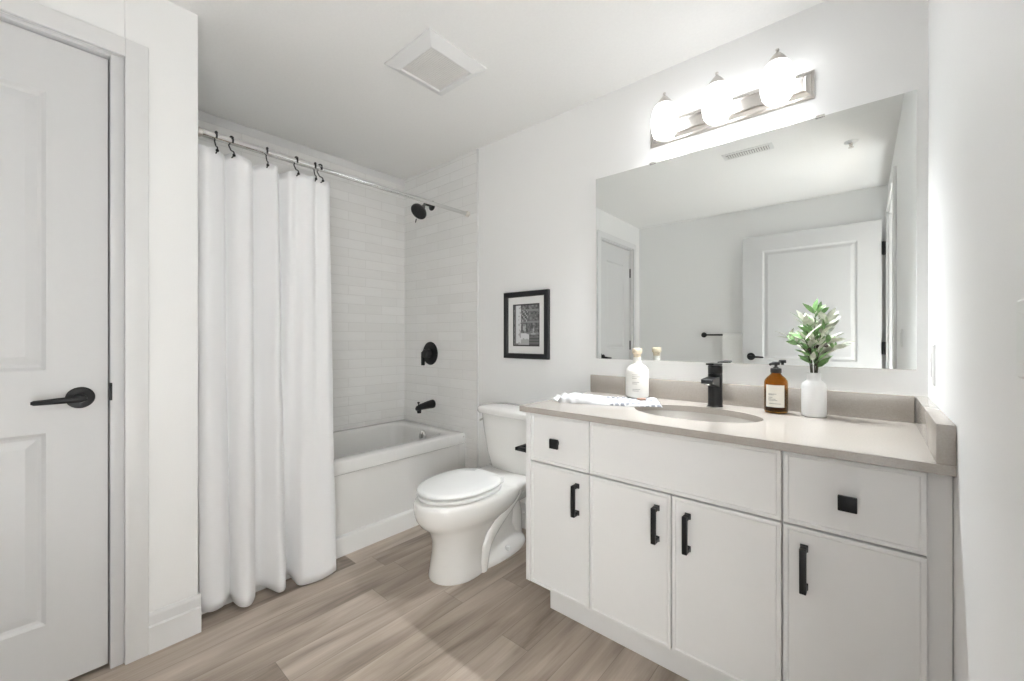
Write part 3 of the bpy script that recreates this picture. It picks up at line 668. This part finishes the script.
for i in range(nu):
    for j in range(nv):
        x0, x1 = A0 + (A1 - A0) * i / nu, A0 + (A1 - A0) * (i + 1) / nu; z0, z1 = B0 + (B1 - B0) * j / nv, B0 + (B1 - B0) * (j + 1) / nv
        y = D - .0094
        f = pm.bm.faces.new([pm.bm.verts.new(p) for p in ((x0, y, z0), (x1, y, z0), (x1, y, z1), (x0, y, z1))]); f.material_index = tone((i + .5) / nu, (j + .5) / nv)
pm.done('print', tones, t, smooth=False, weld=True)

# ------------------------------------------------------------------ wall plates
t = thing('outlet', 'white outlet plate on the right wall beside the mirror', 'outlet', (XR, 1.70, 1.02))
opt = lambda y, z, d: Vector((XR - .006 + d, y, z))
MB().loops(1.664, 1.736, .965, 1.080, [(0, .0058), (0, .003), (.003, 0)], opt).done('cover_plate', M['plate'], t, smooth=False)
MB().box(XR - .008, XR - .0055, 1.683, 1.717, .988, 1.057, .001).box(XR - .0085, XR - .0078, 1.690, 1.693, 1.03, 1.04, mi=1).box(XR - .0085, XR - .0078, 1.704, 1.707, 1.03, 1.04, mi=1).done('receptacle', [M['plate'], M['vent']], t, smooth=False)
t = thing('light_switch', 'white rocker light switch plate on the right wall near the doorway', 'light switch', (XR, .745, 1.10))
MB().loops(.699, .774, 1.052, 1.146, [(0, .0058), (0, .003), (.003, 0)], opt).done('cover_plate', M['plate'], t, smooth=False)
MB().box(XR - .0085, XR - .0055, .722, .752, 1.070, 1.128, .001).done('rocker', M['plate'], t, smooth=False)
# towel bar and towel on the back wall
t = thing('towel_bar', 'black towel bar on the back wall seen in the mirror', 'towel bar', (-1.0, YB, 1.13))
for x in (-1.23, -.68):
    MB().lathe([(.026, 0), (.026, .004), (.018, .010), (.010, .013), (.010, .043)], (x, YB, 1.13), (0, 1, 0), 24).lathe([(0, -.013), (.011, -.008), (.013, 0), (.011, .008), (0, .013)], (x, YB + .045, 1.13), n=16, cap0=False, cap1=False).done('post', M['black'], t)
MB().lathe([(.0075, 0), (.0075, .55)], (-1.23, YB + .045, 1.13), (1, 0, 0), 16).done('bar', M['black'], t)
tw = MB(); sec = []
for x in [-1.046 + .33 * k / 20 for k in range(21)]:
    wob = .0015 * math.sin(x * 60)
    sec.append([Vector((x, YB + .045 + y * .9 + wob, z)) for y, z in ((-.018, .62), (-.017, 1.10), (-.011, 1.136), (0, 1.1425), (.011, 1.136), (.016, 1.10), (.018, .62), (.0125, .62), (.0105, 1.10), (.0085, 1.130), (0, 1.1385), (-.0085, 1.130), (-.0115, 1.10), (-.0125, .62))])
tw.rings(sec)
tag(tw.done('bath_towel', M['plain_towel'], origin=(-.92, YB + .05, 1.14), ang=60), 'white towel draped over the black towel bar, seen in the mirror', 'towel')

# ------------------------------------------------------------------ things on the counter
random.seed(4)
# hand towel
ta, tb = Vector((-1.035, 1.510, 0)), Vector((-.662, 1.700, 0)); ua = (tb - ta).normalized(); ub = Vector((-ua.y, ua.x, 0))
L = (tb - ta).length; NA, NB = 70, 44
g = bmesh.new(); gr = []; wd = .105
for i in range(NA + 1):
    row = []
    for j in range(NB + 1):
        a_, c_ = i / NA, j / NB * 2 - 1
        ruf = max(0, 1 - a_ / .42)
        w = wd * (.62 + .38 * min(1, a_ / .4)) * (1 + .10 * ruf * math.sin(a_ * 60 + c_))
        p = ta + ua * (a_ * L + .012 * ruf * noise.noise(Vector((c_ * 6, a_ * 4, 1)))) + ub * (c_ * w + .010 * noise.noise(Vector((a_ * 5, c_, 7))))
        edge = min(1, (1 - abs(c_)) / .10, a_ / .05, (1 - a_) / .05); edge = math.sqrt(max(0, edge))
        hgt = .011 + .005 * noise.noise(Vector((a_ * 5, c_ * 2.2, .4))) + ruf * (.014 + .016 * noise.noise(Vector((a_ * 16, c_ * 6, 5.5)))) + .004 * math.exp(-((c_ - .1 - .5 * a_) / .09) ** 2)
        if (p - Vector((-.777, 1.735, 0))).length < .065: hgt = .010
        row.append(g.verts.new((p.x, p.y, CT + .0012 + max(.004, hgt) * edge)))
    gr.append(row)
for i in range(NA):
    for j in range(NB): g.faces.new((gr[i][j], gr[i + 1][j], gr[i + 1][j + 1], gr[i][j + 1]))
bd = [e for e in g.edges if e.is_boundary]
ex = bmesh.ops.extrude_edge_only(g, edges=bd)
for v in ex['geom']:
    if isinstance(v, bmesh.types.BMVert): v.co.z = CT + .0004
m_ = MB(); m_.bm.free(); m_.bm = g
ht = m_.done('hand_towel', M['towel'], origin=(-.86, 1.645, CT), ang=80)
tag(ht, 'crumpled white hand towel with grey dashes on the counter under the white bottle', 'towel')
MB().box(-.017, .017, -.008, .008, .0, .008, .002).xf(Matrix.Translation((-.722, 1.655, CT + .0135)) @ Matrix.Rotation(.5, 4, 'Z')).done('leather_tag', M['tagm'], ht)
fr = MB()
for k in range(46):
    c_ = -1 + 2 * k / 45
    p = ta + ub * c_ * wd * .62 + Vector((0, 0, CT + .004))
    q = p - ua * random.uniform(.012, .028) + ub * random.uniform(-.006, .006) + Vector((0, 0, random.uniform(-.001, .012)))
    fr.tube([p, (p + q) / 2 + Vector((0, 0, .004)), q], [.0022, .002, .001], 5)
fr.done('fringe', M['plain_towel'], ht)
# white bottle
WX, WY, WZ = -.777, 1.735, CT + .0125
t = thing('soap_bottle', 'white glass bottle with pale wood stopper on the hand towel', 'bottle', (WX, WY, WZ))
WB = MB().lathe([(.038, 0), (.047, .003), (.049, .009), (.049, .112), (.046, .124), (.036, .137), (.022, .146), (.0175, .150), (.0165, .168), (.018, .171), (.016, .175)], (WX, WY, WZ), n=40)
MB().lathe([(.0145, .173), (.0155, .180), (.016, .190), (.0205, .192), (.0215, .196), (.0215, .211), (.019, .215), (0, .216)], (WX, WY, WZ), n=28, cap1=False).done('stopper', M['cork'], t)
def on_cyl(b, cx, cy, cz, r, a0, a1, z0, z1, n=8, mi=0):
    ps = [[Vector((cx + rr_ * math.sin(a0 + (a1 - a0) * k / n), cy - rr_ * math.cos(a0 + (a1 - a0) * k / n), cz + z)) for rr_, z in ((r, z0), (r, z1), (r - .0006, z1), (r - .0006, z0))] for k in range(n + 1)]
    b.rings(ps, mi=mi); return b
tx = WB; ca = .38
for z, a0, a1 in ((.100, -.38, .10), (.092, -.38, .30), (.085, -.38, .0), (.068, -.38, .22), (.061, -.38, .05), (.038, -.36, .30), (.031, -.36, .18)):
    on_cyl(tx, WX, WY, WZ, .0494, ca + a0, ca + a1, z, z + .0022, mi=1)
tx.done('body', [M['whiteb'], M['faintink']], t, ang=55)
# amber bottle
AX, AY, AZ = -.262, 1.772, CT
t = thing('pump_bottle', 'amber glass pump bottle with cream label beside the white vase', 'bottle', (AX, AY, AZ))
outer = [(.028, .0005), (.035, .002), (.0375, .007), (.0375, .108), (.0355, .118), (.029, .128), (.019, .1375), (.0155, .143), (.0150, .150)]
inner = [(.0125, .150), (.0125, .142), (.027, .1255), (.033, .116), (.035, .107), (.035, .010), (.031, .0075), (.0, .007)]
MB().lathe(outer + inner, (AX, AY, AZ), n=40, cap1=False).done('body', M['amber'], t, ang=55)
MB().lathe([(0, .0078), (.0305, .0082), (.0345, .0105), (.0345, .088), (0, .088)], (AX, AY, AZ), n=32, cap0=False, cap1=False).done('soap', mat('brown_soap', (.10, .06, .035), .25), t)
lb = MB(); ca = .06; on_cyl(lb, AX, AY, AZ, .0381, ca - .82, ca + .82, .024, .103, 16); tx = lb
for z, a0, a1 in ((.0705, -.55, .12), (.0675, -.55, -.1), (.058, -.55, -.2), (.052, -.55, .05), (.0475, -.55, .2), (.036, -.5, .5)):
    on_cyl(tx, AX, AY, AZ, .0385, ca + a0, ca + a1, z, z + .0014, mi=1)
tx.done('label', [M['label'], M['ink']], t)
MB().lathe([(.0165, .145), (.0175, .146), (.0175, .160), (.015, .162), (.0085, .163), (.0085, .166), (.005, .167), (.005, .174)], (AX, AY, AZ), n=28).done('pump_collar', M['blackp'], t)
MB().lathe([(.012, .174), (.0125, .176), (.0125, .184), (.010, .186)], (AX, AY, AZ), n=24).tube([(AX, AY, AZ + .179), (AX - .010, AY - .020, AZ + .179), (AX - .014, AY - .028, AZ + .176)], [.006, .005, .0045], 10).done('pump_head', M['blackp'], t)
# vase and sprig
VX, VY = -.150, 1.775
vs = MB().lathe([(.030, 0), (.0345, .002), (.036, .007), (.0362, .104), (.034, .113), (.026, .121), (.0205, .126), (.0200, .149), (.0210, .152), (.0175, .152), (.0170, .149), (.0170, .127), (.030, .112), (.0325, .10), (.0325, .010), (0, .008)], (VX, VY, CT), n=40, cap1=False).done('vase', M['vase'], origin=(VX, VY, CT), ang=50)
tag(vs, 'small white ceramic bottle vase holding leafy sprigs', 'vase')
t = thing('leafy_sprig', 'green and sage leafy sprigs standing in the white vase', 'plant', (VX, VY, CT + .02))
stems = MB(); lf = MB()
def leaf(p, d, ln, wd_, mi):
    d = d.normalized(); side = d.cross(Vector((0, 0, 1)));
    if side.length < .1: side = Vector((1, 0, 0))
    side.normalize(); tw_ = random.uniform(-1.1, 1.1); nrm = side.cross(d)
    side = side * math.cos(tw_) + nrm * math.sin(tw_); nrm = side.cross(d)
    prev = None
    for k in range(7):
        u = k / 6; w = wd_ * math.sin(PI * u ** .8) ** .9 if 0 < u < 1 else .0004
        c_ = p + d * ln * u - nrm * ln * .22 * u * u
        ring = [c_ - side * w + nrm * w * .22, c_ - nrm * .0002, c_ + side * w + nrm * w * .22, c_ + nrm * .0006]
        vs_ = [lf.bm.verts.new(q) for q in ring]
        if prev:
            for a_ in range(4):
                f = lf.bm.faces.new((prev[a_], prev[(a_ + 1) % 4], vs_[(a_ + 1) % 4], vs_[a_])); f.material_index = mi
        prev = vs_
B0_ = Vector((VX, VY, CT))
brs = [((.003, -.004), (.004, -.006, .365), 1.2), ((-.006, .003), (-.030, -.010, .33), 1.1), ((.006, .002), (.040, -.010, .335), 1.1), ((-.008, -.005), (-.072, -.014, .275), .8), ((.008, -.004), (.045, -.038, .265), .9), ((.002, .006), (-.008, .020, .31), .9), ((-.004, -.007), (-.024, -.040, .27), .9), ((.009, .004), (.066, -.012, .245), .6)]
for (bx, by), (ex_, ey, ez), dens in brs:
    st = B0_ + Vector((bx * .5, by * .5, .02)); nk = B0_ + Vector((bx, by, .153)); en = B0_ + Vector((ex_, ey, ez)); md = nk.lerp(en, .5) + Vector((-(ex_) * .25, -ey * .2, .012))
    path = catmull([st, nk, md, en], 8)
    stems.tube(path, [.0024 - .0014 * k / (len(path) - 1) for k in range(len(path))], 7)
    nl = int(11 * dens + 6)
    for k in range(nl):
        u = .40 + .6 * (k + random.random() * .5) / nl; i = min(int(u * (len(path) - 1)), len(path) - 2)
        p = path[i].lerp(path[i + 1], u * (len(path) - 1) - i) if u < 1 else path[-1]
        ta_ = (path[i + 1] - path[i]).normalized(); ang = k * 2.4 + random.random()
        d = ta_ * random.uniform(.5, 1.0) + Vector((math.cos(ang), math.sin(ang) * .55, random.uniform(-.1, .45))) * .75
        if p.y + d.normalized().y * .05 > D - .02: d.y = -abs(d.y)
        leaf(p, d, random.uniform(.036, .058), random.uniform(.0062, .0100), random.choice((0, 1, 1, 1, 0)))
    leaf(path[-1], path[-1] - path[-3], .045, .010, random.choice((0, 1)))
for k in range(3):
    p = B0_ + Vector((random.uniform(-.02, .04), random.uniform(-.035, -.015), random.uniform(.20, .29)))
    stems.lathe([(0, -.006), (.005, -.004), (.0065, 0), (.004, .005), (0, .007)], p, (random.uniform(-.4, .4), 0, 1), 10, False, False, mi=1)
stems.done('stems', [M['stem'], mat('brown_pod', (.05, .035, .022), .6)], t); lf.done('foliage', [M['leaf'], M['leafp']], t, ang=60)
